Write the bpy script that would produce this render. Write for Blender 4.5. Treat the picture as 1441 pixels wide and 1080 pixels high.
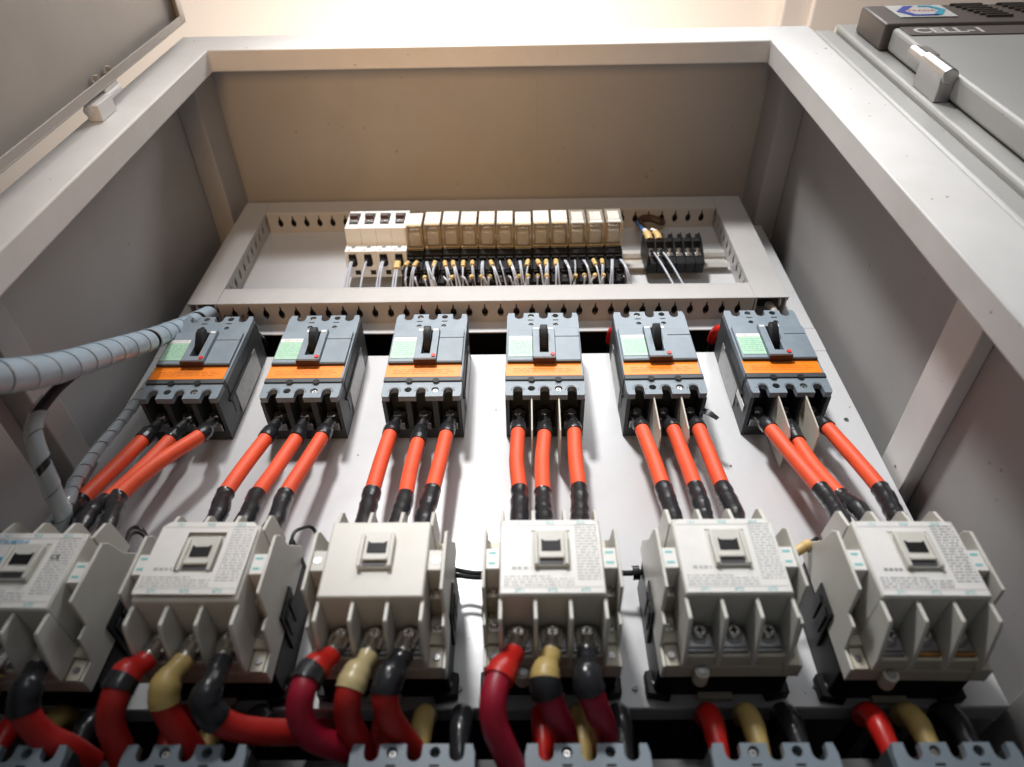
import bpy, bmesh, math, random
from mathutils import Vector, Matrix
from mathutils.geometry import tessellate_polygon
random.seed(7)
for o in list(bpy.data.objects): bpy.data.objects.remove(o)
sc = bpy.context.scene; COL = sc.collection
S = 0.001; ZO = 1400.0           # scene is laid out in mm, plate plane at Y=0; ZO lifts it above the floor

# ---------------------------------------------------------------- camera
CAM = (-12.4553, -506.1213, -492.5115); FPX = 1007.063; PITCH = .8469; YAW = -.0222; ROLL = .006
cp, sp, cyw, syw = math.cos(PITCH), math.sin(PITCH), math.cos(YAW), math.sin(YAW)
cF = Vector((syw*cp, cyw*cp, sp)); cR0 = Vector((cyw, -syw, 0)); cU0 = cR0.cross(cF)
cR = cR0*math.cos(ROLL) + cU0*math.sin(ROLL); cU = cU0*math.cos(ROLL) - cR0*math.sin(ROLL)
cam_d = bpy.data.cameras.new('camera'); cam = bpy.data.objects.new('camera', cam_d); COL.objects.link(cam)
M = Matrix((cR, cU, -cF)).transposed().to_4x4()
M.translation = Vector((CAM[0], CAM[1], CAM[2]+ZO))*S
cam.matrix_world = M
cam_d.sensor_width = 36; cam_d.lens = FPX/1441*36; cam_d.clip_start = .01; cam_d.clip_end = 100
cam_d.dof.use_dof = True; cam_d.dof.focus_distance = .70; cam_d.dof.aperture_fstop = 4.6
sc.camera = cam
def at(px, py, Y):               # photo pixel + distance from the plate -> point in mm
    d = cF + cR*((px-720.5)/FPX) - cU*((py-540)/FPX)
    t = (Y-CAM[1])/d.y
    return (CAM[0]+t*d.x, Y, CAM[2]+t*d.z)

# ---------------------------------------------------------------- light
w = bpy.data.worlds.new('World'); sc.world = w; w.use_nodes = True
w.node_tree.nodes['Background'].inputs[0].default_value = (.92, .95, 1, 1)
w.node_tree.nodes['Background'].inputs[1].default_value = .11
sc.view_settings.view_transform = 'Standard'; sc.view_settings.look = 'None'; sc.view_settings.exposure = 0
sc.view_settings.gamma = 1; sc.view_settings.use_curve_mapping = False
def lamp(name, kind, loc, target, power, color, **kw):
    d = bpy.data.lights.new(name, kind); d.energy = power; d.color = color
    for k, v in kw.items(): setattr(d, k, v)
    o = bpy.data.objects.new(name, d); COL.objects.link(o)
    o.location = Vector((loc[0], loc[1], loc[2]+ZO))*S
    if target: o.rotation_euler = (Vector(target)-Vector(loc)).to_track_quat('-Z', 'Y').to_euler()
    return o
lamp('key_lamp', 'SPOT', (-330, -1680, 940), (45, 0, 112), 228, (1, .985, .975), spot_size=math.radians(32), spot_blend=1.0, shadow_soft_size=.12)
lamp('ceiling_panel_lamp', 'AREA', (250, -1000, 1340), (120, -230, 200), 12.5, (.97, .98, 1), shape='RECTANGLE', size=1.0, size_y=.35)
lamp('added_warm_ceiling_fill', 'POINT', (-150, 420, 760), None, 62, (1, .89, .78), shadow_soft_size=.12)  # unseen warm fill added behind the cabinet to brighten the room ceiling
lamp('added_amber_fill', 'SPOT', (-120, -640, -620), (-140, -150, 479), 38, (1, .58, .26), spot_size=math.radians(38), spot_blend=1.0, shadow_soft_size=.25)  # unseen amber fill, added to brown the cabinet's inner ceiling

lamp('added_glint_fill', 'AREA', (120, -1700, 60), (60, -60, 0), 2.6, (.96, .98, 1), shape='RECTANGLE', size=.5, size_y=.22)  # small unseen lamp added for glints on metal and sleeves

# ---------------------------------------------------------------- materials
MATS = {}
def mat(name, col, rough=.5, metal=0, var=.06, vscale=40, bump=0, bscale=600, spec=.5, chips=0, grime=0, coat=0, trans=0, ior=1.45, alpha=1, rand=0):
    if name in MATS: return MATS[name]
    m = bpy.data.materials.new(name); m.use_nodes = True; nt = m.node_tree; N = nt.nodes; L = nt.links
    b = N['Principled BSDF']; MATS[name] = m
    b.inputs['Roughness'].default_value = rough; b.inputs['Metallic'].default_value = metal
    b.inputs['Specular IOR Level'].default_value = spec; b.inputs['IOR'].default_value = ior
    b.inputs['Coat Weight'].default_value = coat; b.inputs['Transmission Weight'].default_value = trans; b.inputs['Alpha'].default_value = alpha
    tc = N.new('ShaderNodeTexCoord')
    n = N.new('ShaderNodeTexNoise'); n.inputs['Scale'].default_value = vscale; n.inputs['Detail'].default_value = 6; n.inputs['Roughness'].default_value = .65
    L.new(tc.outputs['Object'], n.inputs['Vector'])
    r = N.new('ShaderNodeValToRGB'); r.color_ramp.elements[0].position = .3; r.color_ramp.elements[1].position = .7
    c0 = [max(0, c*(1-var)) for c in col]; c1 = [min(1, c*(1+var)) for c in col]
    r.color_ramp.elements[0].color = (*c0, 1); r.color_ramp.elements[1].color = (*c1, 1)
    L.new(n.outputs['Fac'], r.inputs['Fac']); out = r.outputs['Color']
    def over(fac, color):
        nonlocal out
        mx = N.new('ShaderNodeMix'); mx.data_type = 'RGBA'; L.new(fac, mx.inputs[0]); L.new(out, mx.inputs[6]); mx.inputs[7].default_value = (*color, 1); out = mx.outputs[2]
    def blot(scale, lo, hi, amt):
        q = N.new('ShaderNodeTexNoise'); q.inputs['Scale'].default_value = scale; q.inputs['Detail'].default_value = 3
        L.new(tc.outputs['Object'], q.inputs['Vector'])
        mr = N.new('ShaderNodeMapRange'); mr.inputs[1].default_value = lo; mr.inputs[2].default_value = hi; mr.inputs[4].default_value = amt
        L.new(q.outputs['Fac'], mr.inputs[0]); return mr.outputs[0]
    if rand:
        oi = N.new('ShaderNodeObjectInfo'); hv = N.new('ShaderNodeHueSaturation'); q1 = N.new('ShaderNodeMapRange')
        q1.inputs[3].default_value = 1-rand; q1.inputs[4].default_value = 1+rand
        L.new(oi.outputs['Random'], q1.inputs[0]); L.new(q1.outputs[0], hv.inputs['Value']); L.new(out, hv.inputs['Color']); out = hv.outputs['Color']
    if grime: over(blot(9, .5, .78, grime), (col[0]*.62, col[1]*.57, col[2]*.5))
    if chips: over(blot(120, .735, .755, chips), (.10, .075, .05))
    L.new(out, b.inputs['Base Color'])
    mr = N.new('ShaderNodeMapRange'); mr.inputs[3].default_value = max(.03, rough-.08); mr.inputs[4].default_value = min(1, rough+.08)
    L.new(n.outputs['Fac'], mr.inputs[0]); L.new(mr.outputs[0], b.inputs['Roughness'])
    if bump:
        bn = N.new('ShaderNodeTexNoise'); bn.inputs['Scale'].default_value = bscale; bn.inputs['Detail'].default_value = 2
        L.new(tc.outputs['Object'], bn.inputs['Vector'])
        bp = N.new('ShaderNodeBump'); bp.inputs['Strength'].default_value = bump; bp.inputs['Distance'].default_value = .0006
        L.new(bn.outputs['Fac'], bp.inputs['Height']); L.new(bp.outputs[0], b.inputs['Normal'])
    return m
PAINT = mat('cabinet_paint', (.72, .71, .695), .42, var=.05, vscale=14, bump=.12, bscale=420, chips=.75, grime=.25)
INNER = mat('cabinet_paint_shaded', (.39, .38, .375), .5, var=.07, vscale=9, bump=.12, bscale=420, chips=.5, grime=.3)  # cabinet paint again, darkened to stand for the shade inside
PLATE = mat('plate_paint', (.54, .548, .56), .24, var=.07, vscale=9, bump=.06, bscale=120, chips=.6, grime=.3)
DARK = mat('back_panel_shade', (.03, .03, .03), .8)  # back panel coloured near black for the shade behind the plates
DUCT = mat('trunking_plastic', (.45, .44, .43), .45, var=.04, vscale=30, bump=.05)
DOORM = mat('door_paint', (.42, .39, .36), .45, var=.05, vscale=10, bump=.12, bscale=420, grime=.3)
BRK = mat('breaker_plastic', (.20, .245, .285), .36, var=.08, vscale=60, bump=.18, bscale=1800, grime=.25, rand=.05)
BRKD = mat('breaker_dark_plastic', (.045, .052, .058), .5, var=.1, vscale=60, bump=.15, bscale=1800)
BLACK = mat('black_plastic', (.010, .010, .011), .5, var=.2, vscale=60, bump=.1, bscale=1500, spec=.25)
BROWN = mat('toggle_frame_brown', (.05, .022, .018), .5)
ORANGE = mat('orange_label', (.92, .24, .012), .38, var=.05, vscale=70, grime=.2, rand=.05)
GREEN = mat('green_label', (.36, .56, .42), .4, var=.08, vscale=200)
WHITE = mat('white_label', (.78, .77, .74), .35, var=.03, vscale=90)
GLOSSY = mat('glossy_label', (.78, .77, .75), .16, var=.03, vscale=60, bump=.12, bscale=60)
INK = mat('dark_ink', (.07, .07, .075), .5)
PALEINK = mat('pale_ink', (.42, .43, .43), .5)
TEAL = mat('teal_ink', (.16, .52, .52), .5)
CYAN = mat('cyan_ink', (.02, .36, .62), .45)
RED = mat('red_plastic', (.62, .03, .02), .35)
IVORY = mat('ivory_plastic', (.63, .62, .57), .42, var=.05, vscale=50, bump=.1, bscale=1200, grime=.4, rand=.04)
IVORYD = mat('aged_ivory_plastic', (.58, .54, .44), .45, var=.07, vscale=50, bump=.1, bscale=1200, grime=.45)
ORCABLE = mat('orange_red_cable', (.74, .085, .028), .5, var=.1, vscale=60, bump=.15, bscale=300, grime=.35, rand=.08)
CRIMSON = mat('crimson_cable', (.30, .007, .026), .42, var=.1, vscale=60, bump=.12, bscale=500)
REDCABLE = mat('red_cable', (.38, .015, .012), .42, var=.1, vscale=60, bump=.12, bscale=500)
REDSL = mat('red_sleeve', (.50, .015, .011), .34, var=.08, vscale=60, bump=.25, bscale=180)
YELSL = mat('yellow_sleeve', (.46, .335, .12), .38, var=.12, vscale=60, bump=.25, bscale=180)
PALESL = mat('pale_yellow_sleeve', (.52, .43, .22), .3, var=.12, vscale=60, bump=.25, bscale=180)
BLKSL = mat('black_sleeve', (.018, .019, .022), .24, var=.2, vscale=80, bump=.6, bscale=150)
ZINC = mat('zinc_metal', (.78, .76, .73), .28, metal=1, var=.1, vscale=160, bump=.25, bscale=420)
DULL = mat('dull_metal', (.36, .36, .37), .34, metal=1, var=.2, vscale=160)
BRASS = mat('tarnished_copper', (.42, .22, .08), .4, metal=1, var=.3, vscale=120)
CHROME = mat('chrome', (.52, .51, .50), .36, metal=1, var=.04, bump=.08, bscale=200)
RAIL = mat('rail_steel', (.70, .69, .66), .35, metal=.6, var=.05)
SPIRAL = mat('spiral_wrap', (.38, .48, .56), .3, var=.08, vscale=60, coat=.3)
SPIRALC = mat('clear_spiral_wrap', (.52, .58, .62), .1, var=.06, vscale=60, coat=.8, alpha=.55)
WIREG = mat('grey_wire', (.46, .50, .57), .35, var=.15, vscale=80)
WIREB = mat('black_wire', (.012, .012, .013), .35)
WIREBLUE = mat('blue_wire', (.03, .16, .42), .4)
WIREBR = mat('brown_wire', (.07, .035, .02), .45)
YELM = mat('yellow_marker', (.62, .43, .17), .45, var=.1, vscale=300)
NEIGH = mat('neighbour_paint', (.46, .455, .435), .42, var=.04, vscale=14, bump=.12, bscale=420, grime=.2, chips=.4)
BROWNC = mat('brown_cover', (.115, .092, .078), .42, var=.06, vscale=30, bump=.1)
BROWNS = mat('brown_strip', (.14, .115, .10), .4)
MCBW = mat('white_breaker_plastic', (.80, .82, .81), .35, var=.03, bump=.05)
BLUEINK = mat('blue_ink', (.02, .06, .45), .4); CYANL = mat('light_blue_ink', (.02, .42, .62), .4); REDINK = mat('red_ink', (.62, .06, .05), .4)
ROOM = mat('room_ceiling_paint', (.82, .74, .67), .8, var=.02, vscale=3)
BEAM = mat('shaded_ceiling_paint', (.60, .54, .49), .8, var=.02, vscale=3)  # ceiling paint darkened for the beam's side away from the light
COIL = mat('relay_coil', (.46, .45, .42), .4, metal=.2, var=.2, vscale=300)
BARR = mat('barrier_sheet', (.50, .47, .40), .5, var=.05)
CLEAR = mat('clear_relay_cover', (.92, .87, .74), .08, var=.03, alpha=.2)

# ---------------------------------------------------------------- mesh helpers
class B:
    def __init__(s): s.v = []; s.f = []
    def add(s, vs, fs):
        k = len(s.v); s.v += [tuple(v) for v in vs]; s.f += [tuple(i+k for i in f) for f in fs]; return s
    def box(s, x0, x1, y0, y1, z0, z1):
        x0, x1 = min(x0, x1), max(x0, x1); y0, y1 = min(y0, y1), max(y0, y1); z0, z1 = min(z0, z1), max(z0, z1)
        return s.add([(x0,y0,z0),(x1,y0,z0),(x1,y1,z0),(x0,y1,z0),(x0,y0,z1),(x1,y0,z1),(x1,y1,z1),(x0,y1,z1)],
                     [(0,3,2,1),(4,5,6,7),(0,1,5,4),(1,2,6,5),(2,3,7,6),(3,0,4,7)])
    def prism(s, poly, a0, a1, axis='y', holes=()):
        """axis y: poly=(x,z); axis x: poly=(y,z); axis z: poly=(x,y)"""
        def P(p, a): return (p[0], a, p[1]) if axis == 'y' else ((a, p[0], p[1]) if axis == 'x' else (p[0], p[1], a))
        loops = [list(poly)] + [list(h) for h in holes]
        flat = [p for l in loops for p in l]; n = len(flat)
        tris = tessellate_polygon([[Vector((p[0], p[1], 0)) for p in l] for l in loops])
        vs = [P(p, a0) for p in flat] + [P(p, a1) for p in flat]
        fs = []
        for t in tris: fs.append(tuple(t)); fs.append(tuple(i+n for i in reversed(t)))
        k = 0
        for l in loops:
            m = len(l)
            for i in range(m):
                j = (i+1) % m; fs.append((k+i, k+j, k+j+n, k+i+n))
            k += m
        return s.add(vs, fs)
    def cyl(s, p0, p1, r0, r1=None, n=16, cap=True):
        r1 = r0 if r1 is None else r1
        p0, p1 = Vector(p0), Vector(p1); d = (p1-p0).normalized(); u = d.orthogonal().normalized(); w_ = d.cross(u)
        vs = []
        for p, r in ((p0, r0), (p1, r1)):
            for i in range(n):
                a = 2*math.pi*i/n; vs.append(p + (u*math.cos(a)+w_*math.sin(a))*r)
        fs = [(i, (i+1) % n, (i+1) % n+n, i+n) for i in range(n)]
        if cap: fs += [tuple(range(n-1, -1, -1)), tuple(range(n, 2*n))]
        return s.add(vs, fs)
    def tube(s, pts, r, n=12, cap=True):
        pts = [Vector(p) for p in pts]; m = len(pts)
        rs = r if isinstance(r, (list, tuple)) else [r]*m
        T = [(pts[min(i+1, m-1)]-pts[max(i-1, 0)]).normalized() for i in range(m)]
        u = T[0].orthogonal().normalized(); vs = []
        for i in range(m):
            u = (u - T[i]*u.dot(T[i])).normalized(); w_ = T[i].cross(u)
            for k in range(n):
                a = 2*math.pi*k/n; vs.append(pts[i] + (u*math.cos(a)+w_*math.sin(a))*rs[i])
        fs = [(i*n+k, i*n+(k+1) % n, (i+1)*n+(k+1) % n, (i+1)*n+k) for i in range(m-1) for k in range(n)]
        if cap: fs += [tuple(range(n-1, -1, -1)), tuple(range((m-1)*n, m*n))]
        return s.add(vs, fs)
    def build(s, name, m, parent=None, bevel=0, seg=2, ang=38, loc=None):
        me = bpy.data.meshes.new(name)
        off = loc or (0, 0, 0)
        lift = ZO if parent is None and loc is None else 0
        me.from_pydata([((v[0])*S, v[1]*S, (v[2]+lift)*S) for v in s.v], [], s.f)
        bm = bmesh.new(); bm.from_mesh(me); bmesh.ops.recalc_face_normals(bm, faces=bm.faces); bm.to_mesh(me); bm.free()
        me.polygons.foreach_set('use_smooth', [True]*len(me.polygons)); me.set_sharp_from_angle(angle=math.radians(ang))
        me.materials.append(m); me.update()
        o = bpy.data.objects.new(name, me); COL.objects.link(o)
        if loc: o.location = Vector((loc[0], loc[1], loc[2]+(ZO if parent is None else 0)))*S
        if parent: o.parent = parent
        if bevel:
            q = o.modifiers.new('bevel', 'BEVEL'); q.width = bevel*S; q.segments = seg; q.limit_method = 'ANGLE'; q.angle_limit = math.radians(40)
        return o
def circ(x, z, r, n=14): return [(x+r*math.cos(2*math.pi*i/n), z+r*math.sin(2*math.pi*i/n)) for i in range(n)]
def rect(x0, x1, z0, z1): return [(x0,z0),(x1,z0),(x1,z1),(x0,z1)]
def tag(o, label, cat, group=None, kind=None):
    if label: o['label'] = label
    if cat: o['category'] = cat
    if group: o['group'] = group
    if kind: o['kind'] = kind
    return o
def thing(name, label, cat, loc=(0,0,0), group=None, rot=0):
    o = bpy.data.objects.new(name, None); COL.objects.link(o); o.empty_display_size = .02
    o.location = Vector((loc[0], loc[1], loc[2]+ZO))*S; o.rotation_euler = (0, rot, 0)
    return tag(o, label, cat, group)
def dup(root, loc, label=None, rot=0):
    def cpy(o, par):
        c = o.copy(); COL.objects.link(c); c.parent = par
        for ch in o.children: cpy(ch, c)
        return c
    r = cpy(root, None); r.location = Vector((loc[0], loc[1], loc[2]+ZO))*S; r.rotation_euler = (0, rot, 0)
    if label: r['label'] = label
    return r
FONTC = {}
def text(name, body, size, m, parent, loc, width=None, depth=.15, shear=0):
    """flat lettering facing -Y, loc = centre in mm"""
    if body not in FONTC:
        c = bpy.data.curves.new('t', 'FONT'); c.body = body; c.align_x = 'CENTER'; c.align_y = 'CENTER'; c.resolution_u = 3; c.offset = .03 if body == 'CELL-1' else .01
        o = bpy.data.objects.new('t', c); COL.objects.link(o); bpy.context.view_layer.update()
        me = bpy.data.meshes.new_from_object(o.evaluated_get(bpy.context.evaluated_depsgraph_get()))
        FONTC[body] = ([tuple(v.co) for v in me.vertices], [tuple(p.vertices) for p in me.polygons])
        bpy.data.objects.remove(o); bpy.data.curves.remove(c); bpy.data.meshes.remove(me)
    vs, fs = FONTC[body]
    w0 = max(v[0] for v in vs)-min(v[0] for v in vs); kx = size if width is None else width/w0
    b = B(); b.add([(v[0]*kx+v[1]*shear*size, -depth, v[1]*size) for v in vs], fs)
    return b.build(name, m, parent, loc=loc)
def spline(pts, n=8):
    pts = [Vector(p) for p in pts]; P = [pts[0]*2-pts[1]] + pts + [pts[-1]*2-pts[-2]]; out = []
    for i in range(1, len(P)-2):
        a, b, c, d = P[i-1:i+3]
        for k in range(n):
            t = k/n
            out.append(.5*((2*b)+(c-a)*t+(2*a-5*b+4*c-d)*t*t+(3*b-a-3*c+d)*t**3))
    out.append(pts[-1]); return out
def cut(path, t0, t1):
    L = [0]
    for a, b in zip(path, path[1:]): L.append(L[-1]+(b-a).length)
    T = L[-1]; s0, s1 = t0*T, t1*T
    def pt(s_):
        for i in range(len(L)-1):
            if s_ <= L[i+1]+1e-9: return path[i].lerp(path[i+1], (s_-L[i])/max(1e-9, L[i+1]-L[i]))
        return path[-1]
    return [pt(s0)] + [p for p, l in zip(path, L) if s0+.3 < l < s1-.3] + [pt(s1)]
def screw(parent, x, y, z, r=2.6, m=None, h=1.6, name='screw'):
    """pan head screw facing -Y with a real cross recess"""
    b = B(); k = r*.16; q = r*.55
    cross = [(x-q,z-k),(x-k,z-k),(x-k,z-q),(x+k,z-q),(x+k,z-k),(x+q,z-k),(x+q,z+k),(x+k,z+k),(x+k,z+q),(x-k,z+q),(x-k,z+k),(x-q,z+k)]
    n = 14
    rings = [(r, 0), (r, h*.45), (r*.9, h*.75), (r*.72, h)]
    vs = [(x+q_*math.cos(2*math.pi*i/n), y-d_, z+q_*math.sin(2*math.pi*i/n)) for q_, d_ in rings for i in range(n)]
    b.add(vs, [(k_*n+i, k_*n+(i+1) % n, (k_+1)*n+(i+1) % n, (k_+1)*n+i) for k_ in range(3) for i in range(n)])
    b.prism(circ(x, z, r*.72, n), y-h*.4, y-h, 'y', holes=[cross])
    return b.build(name, m or ZINC, parent)

# ---------------------------------------------------------------- setting: the bit of ceiling above the cabinet
tag(B().box(-2600, 2600, -2600, 2600, 1450, 1500).build('room_ceiling', ROOM), None, None, kind='structure')
tag(B().box(690, 2585, -2590, 2585, 1382, 1404).build('ceiling_beam', BEAM, bevel=3), None, None, kind='structure')
tag(B().box(626, 2590, -2600, 2590, 1405, 1448).build('ceiling_beam', BEAM, bevel=4), None, None, kind='structure')

# ---------------------------------------------------------------- cabinet carcass
FY, FD = -239.5, 26.7; FT = 430; ZB = -1390
cab = thing('electrical_cabinet', 'open grey white steel electrical cabinet holding breakers and contactors', 'cabinet', (0, 0, 0))
def cb(name, m, *bx, bevel=1.2, par=None):
    b = B()
    for q in bx: b.box(*q)
    return b.build(name, m, par or cab, bevel=bevel)
B().prism([(-443.2,ZB),(-443.2,487),(354.1,487),(354.1,ZB),(292.2,ZB),(292.2,FT),(-393.4,FT),(-393.4,ZB)], FY, FY+FD, 'y').build('front_frame', PAINT, cab, bevel=2)
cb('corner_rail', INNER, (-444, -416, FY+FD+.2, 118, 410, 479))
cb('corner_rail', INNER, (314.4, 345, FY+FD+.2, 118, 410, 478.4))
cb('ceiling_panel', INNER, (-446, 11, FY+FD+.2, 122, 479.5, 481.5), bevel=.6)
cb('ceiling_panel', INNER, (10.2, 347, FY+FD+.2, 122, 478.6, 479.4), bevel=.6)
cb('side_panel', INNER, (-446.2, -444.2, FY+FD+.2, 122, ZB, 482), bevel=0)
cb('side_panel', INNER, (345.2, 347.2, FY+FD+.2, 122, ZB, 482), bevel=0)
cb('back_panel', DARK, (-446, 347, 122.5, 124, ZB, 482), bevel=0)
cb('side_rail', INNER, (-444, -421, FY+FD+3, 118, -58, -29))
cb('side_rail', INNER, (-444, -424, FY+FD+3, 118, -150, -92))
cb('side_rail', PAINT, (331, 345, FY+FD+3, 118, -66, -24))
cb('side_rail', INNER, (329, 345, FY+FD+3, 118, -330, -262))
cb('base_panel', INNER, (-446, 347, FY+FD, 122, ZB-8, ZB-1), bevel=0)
# open door, swung straight out on the hinge side
door = B(); DX = -438; DY = FY-20
door.box(DX-2, DX, DY-700, DY, ZB+40, 478)
door = door.build('door', DOORM, cab, bevel=.6)
lab = 'door standing open at a right angle, bare grey beige inside'
door['label'] = lab
cb('door_flange', DOORM, (DX+.1, DX+10, DY-2, DY, ZB+42, 476), (DX+8.5, DX+10, DY-10, DY-2, ZB+42, 462), par=door, bevel=.5)
cb('door_flange', DOORM, (DX+.1, DX+10, DY-700, DY-2.3, 474, 476.2), (DX+8.5, DX+10, DY-700, DY-2.3, 462.3, 474), par=door, bevel=.5)
for z in (238, -420):
    h = B(); h.box(DX+2, DX+16, DY+4, FY-.2, z-34, z-2); h.cyl((DX+6, DY+9, z-36), (DX+6, DY+9, z+32), 5, n=14); h.box(DX-3, DX+9, DY+.4, DY+9, z+2, z+32)
    h.build('hinge', PAINT, door, bevel=.8)
    for dz in (-14, 14):
        q = B(); q.cyl((DX+5, DY-2, z+16+dz), (DX+5, DY-7, z+16+dz), 5, n=6); q.cyl((DX+5, DY-7, z+16+dz), (DX+5, DY-13, z+16+dz), 2.6, n=10)
        q.build('hinge_bolt', DOORM, door)

# ---------------------------------------------------------------- neighbouring cabinet
nb = thing('neighbouring_cabinet', 'closed grey cabinet with brown vented top cover and chrome hinges marked CELL-1', 'cabinet', (0, 0, 0))
NY = -239
B().box(358, 384, NY+2, NY+60, ZB, 478).build('frame_edge', NEIGH, nb, bevel=5, seg=3)
B().box(385, 900, NY-3, NY+60, ZB, 482).build('body', NEIGH, nb, bevel=4, seg=3)
NF = -268
B().box(404, 880, NF, NY-5, ZB+40, 369).build('door', NEIGH, nb, bevel=4, seg=3)
B().box(407, 880, NY-5.2, NY-3.2, ZB+40, 366).build('door_gasket', mat('gasket_grey', (.1, .1, .1), .7), nb)
cov = B().box(397, 880, NF-3, NY-3.3, 371, 447).build('top_cover', BROWNC, nb, bevel=3, seg=3)
B().box(410, 700, NF-1.2, NF-.2, 336, 366).build('nameplate', BROWNS, nb, bevel=.3)
text('lettering', 'CELL-1', 24, WHITE, nb, (458, NF-1.3, 350), width=74)
lg = B().box(421, 486, NF-4.2, NF-3.2, 393, 441).build('logo_plate', WHITE, nb, bevel=.3)
def logo(pts, m): B().prism(pts, NF-4.4, NF-4.8, 'y').build('logo_mark', m, lg)
logo([(425,415),(441,436),(452,436),(434,415),(442,401),(468,401),(465,396.5),(436,396.5)], BLUEINK)
logo([(483,419),(470,398),(460,398),(475,419),(468,432.5),(456,432.5),(459,437),(472,437)], CYANL)
text('logo_lettering', 'TRADA', 9, REDINK, lg, (454, NF-4.5, 416.5), width=33)
for c0 in (498, 552):
    for i in range(7):
        B().box(c0+i*3.2, c0+38+i*2, NF-5.5, NF-2.5, 440-i*8, 442.5-i*8).build('vent_louvre', BROWNC, cov, bevel=.8)
for z0 in (-110, 212):
    hg = B(); hg.cyl((398, NF+3, z0+51), (398, NF+3, z0+84), 6.5, n=20); hg.box(396, 410, NF-2.5, NF+4, z0+53, z0+83)
    hg = hg.build('hinge', CHROME, nb, bevel=.8)
    q = B(); q.cyl((397, NF+1, z0-1.5), (397, NF+1, z0+50), 7.6, n=20); q.box(389.4, 404.6, NF+1, NY-3.2, z0, z0+49); q.build('hinge_knuckle', CHROME, hg, bevel=1)
# ---------------------------------------------------------------- mounting plates
def plate(name, label, x0, x1, z0, z1, y=0, lip=True):
    t = thing(name, label, 'plate', (0, 0, 0))
    B().box(x0, x1, y, y+2, z0, z1).build('sheet', PLATE, t, bevel=.8)
    if lip:
        b = B(); b.box(x0, x1, y+2.1, y+20, z0, z0+2); b.build('folded_lip', PLATE, t, bevel=.8)
    return t
pu = plate('mounting_plate', 'white steel plate framed by the slotted trunking behind the relays', -428, 326, 171, 474, lip=False)
pm = plate('mounting_plate', 'long white steel plate behind the row of contactors and the breakers above them', -428, 326, -266, 130)
for a_, b_ in ((-428, -402), (298, 326)): B().box(a_, b_, .1, 2, 130.2, 170.8).build('side_strip', PLATE, pm)
_P = PLATE; PLATE = mat('lower_plate_shade', (.10, .10, .10), .6)  # lower plate coloured near black in place of shade
pl = plate('mounting_plate', 'lower plate edge coloured dark as shade, under the contactors carrying the bottom breakers', -428, 326, -700, -300, y=0, lip=False); PLATE = _P
for x in (-60, 66, 195, 310): screw(pm, x, -.2, -252 if x != 310 else 20, 2.2, DULL)
for x, z in ((182, -40), (190, -232), (-40, 40)): screw(pm, x, -.1, z, 1.2, DULL, h=.5, name='rivet')

# ---------------------------------------------------------------- wiring trunking
YD = 30.0; PITCHS = 18.4
def keyhole_wall(b, length, place, thick=1.6):
    """wall strip lying in (u along, v up from plate 0..YD-1), keyhole slots; place(u,v,t) -> xyz"""
    n = int(length//PITCHS); e = (length-n*PITCHS)/2
    cells = []
    if e > .3: cells += [rect(0, e, 0, YD-1.2), rect(length-e, length, 0, YD-1.2)]
    for i in range(n):
        u = e+PITCHS*(i+.5); h = PITCHS/2
        hole = []
        for k in range(13):
            a = math.radians(90-22 - k*(360-44)/12)
            hole.append((u+3.7*math.cos(a), 12+6.2*math.sin(a)))
        top = YD-1.2
        cells.append([(u+.8, top), (u+h, top), (u+h, 0), (u-h, 0), (u-h, top), (u-.8, top), (u-.8, 20.5)] + hole[::-1] + [(u+.8, 20.5)])
    for c in cells:
        m = len(c); tris = tessellate_polygon([[Vector((p[0], p[1], 0)) for p in c]])
        vs = [place(p[0], p[1], 0) for p in c]+[place(p[0], p[1], thick) for p in c]
        fs = [tuple(t) for t in tris]+[tuple(i+m for i in reversed(t)) for t in tris]+[(i, (i+1) % m, (i+1) % m+m, i+m) for i in range(m)]
        b.add(vs, fs)
def trunk(label, x0, x1, z0, z1, vertical):
    t = thing('wiring_trunking', label, 'trunking', (0, 0, 0), 'trunking lengths framing the relays')
    b = B(); b.box(x0, x1, -2.2, -.1, z0, z1)
    b.build('base', DUCT, t)
    for side in (0, 1):
        b = B()
        if vertical:
            if side == 0: keyhole_wall(b, z1-z0, lambda u, v, k: (x0+.4+k, -2.3-v, z0+u))
            else: keyhole_wall(b, z1-z0, lambda u, v, k: (x1-.4-k, -2.3-v, z0+u))
        else:
            if side == 0: keyhole_wall(b, x1-x0, lambda u, v, k: (x0+u, -2.3-v, z0+.4+k))
            else: keyhole_wall(b, x1-x0, lambda u, v, k: (x0+u, -2.3-v, z1-.4-k))
        b.build('slotted_wall', DUCT, t)
    b = B()
    if vertical: b.prism([(x0-.8,-26),(x0-.8,-YD-1),(x1+.8,-YD-1),(x1+.8,-26),(x1+.1,-26),(x1+.1,-YD+.2),(x0-.1,-YD+.2),(x0-.1,-26)], z0, z1, 'z')
    else: b.prism([(-26,z0-.8),(-YD-1,z0-.8),(-YD-1,z1+.8),(-26,z1+.8),(-26,z1+.1),(-YD+.2,z1+.1),(-YD+.2,z0-.1),(-26,z0-.1)], x0, x1, 'x')
    b.build('lid', DUCT, t, bevel=.5)
    return t
trunk('grey slotted trunking standing upright beside the four white mini breakers, nearest the spiral harness', -400.5, -368.2, 190, 439, True)
trunk('grey slotted trunking standing upright beside the black terminal strip', 257.1, 293.6, 190, 439, True)
trunk('grey slotted trunking lying along the top above the clear relays', -367, 256, 408.5, 438.7, False)
trunk('grey slotted trunking lying between the relay wires and the row of breakers', -367, 256, 190.5, 220, False)

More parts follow.
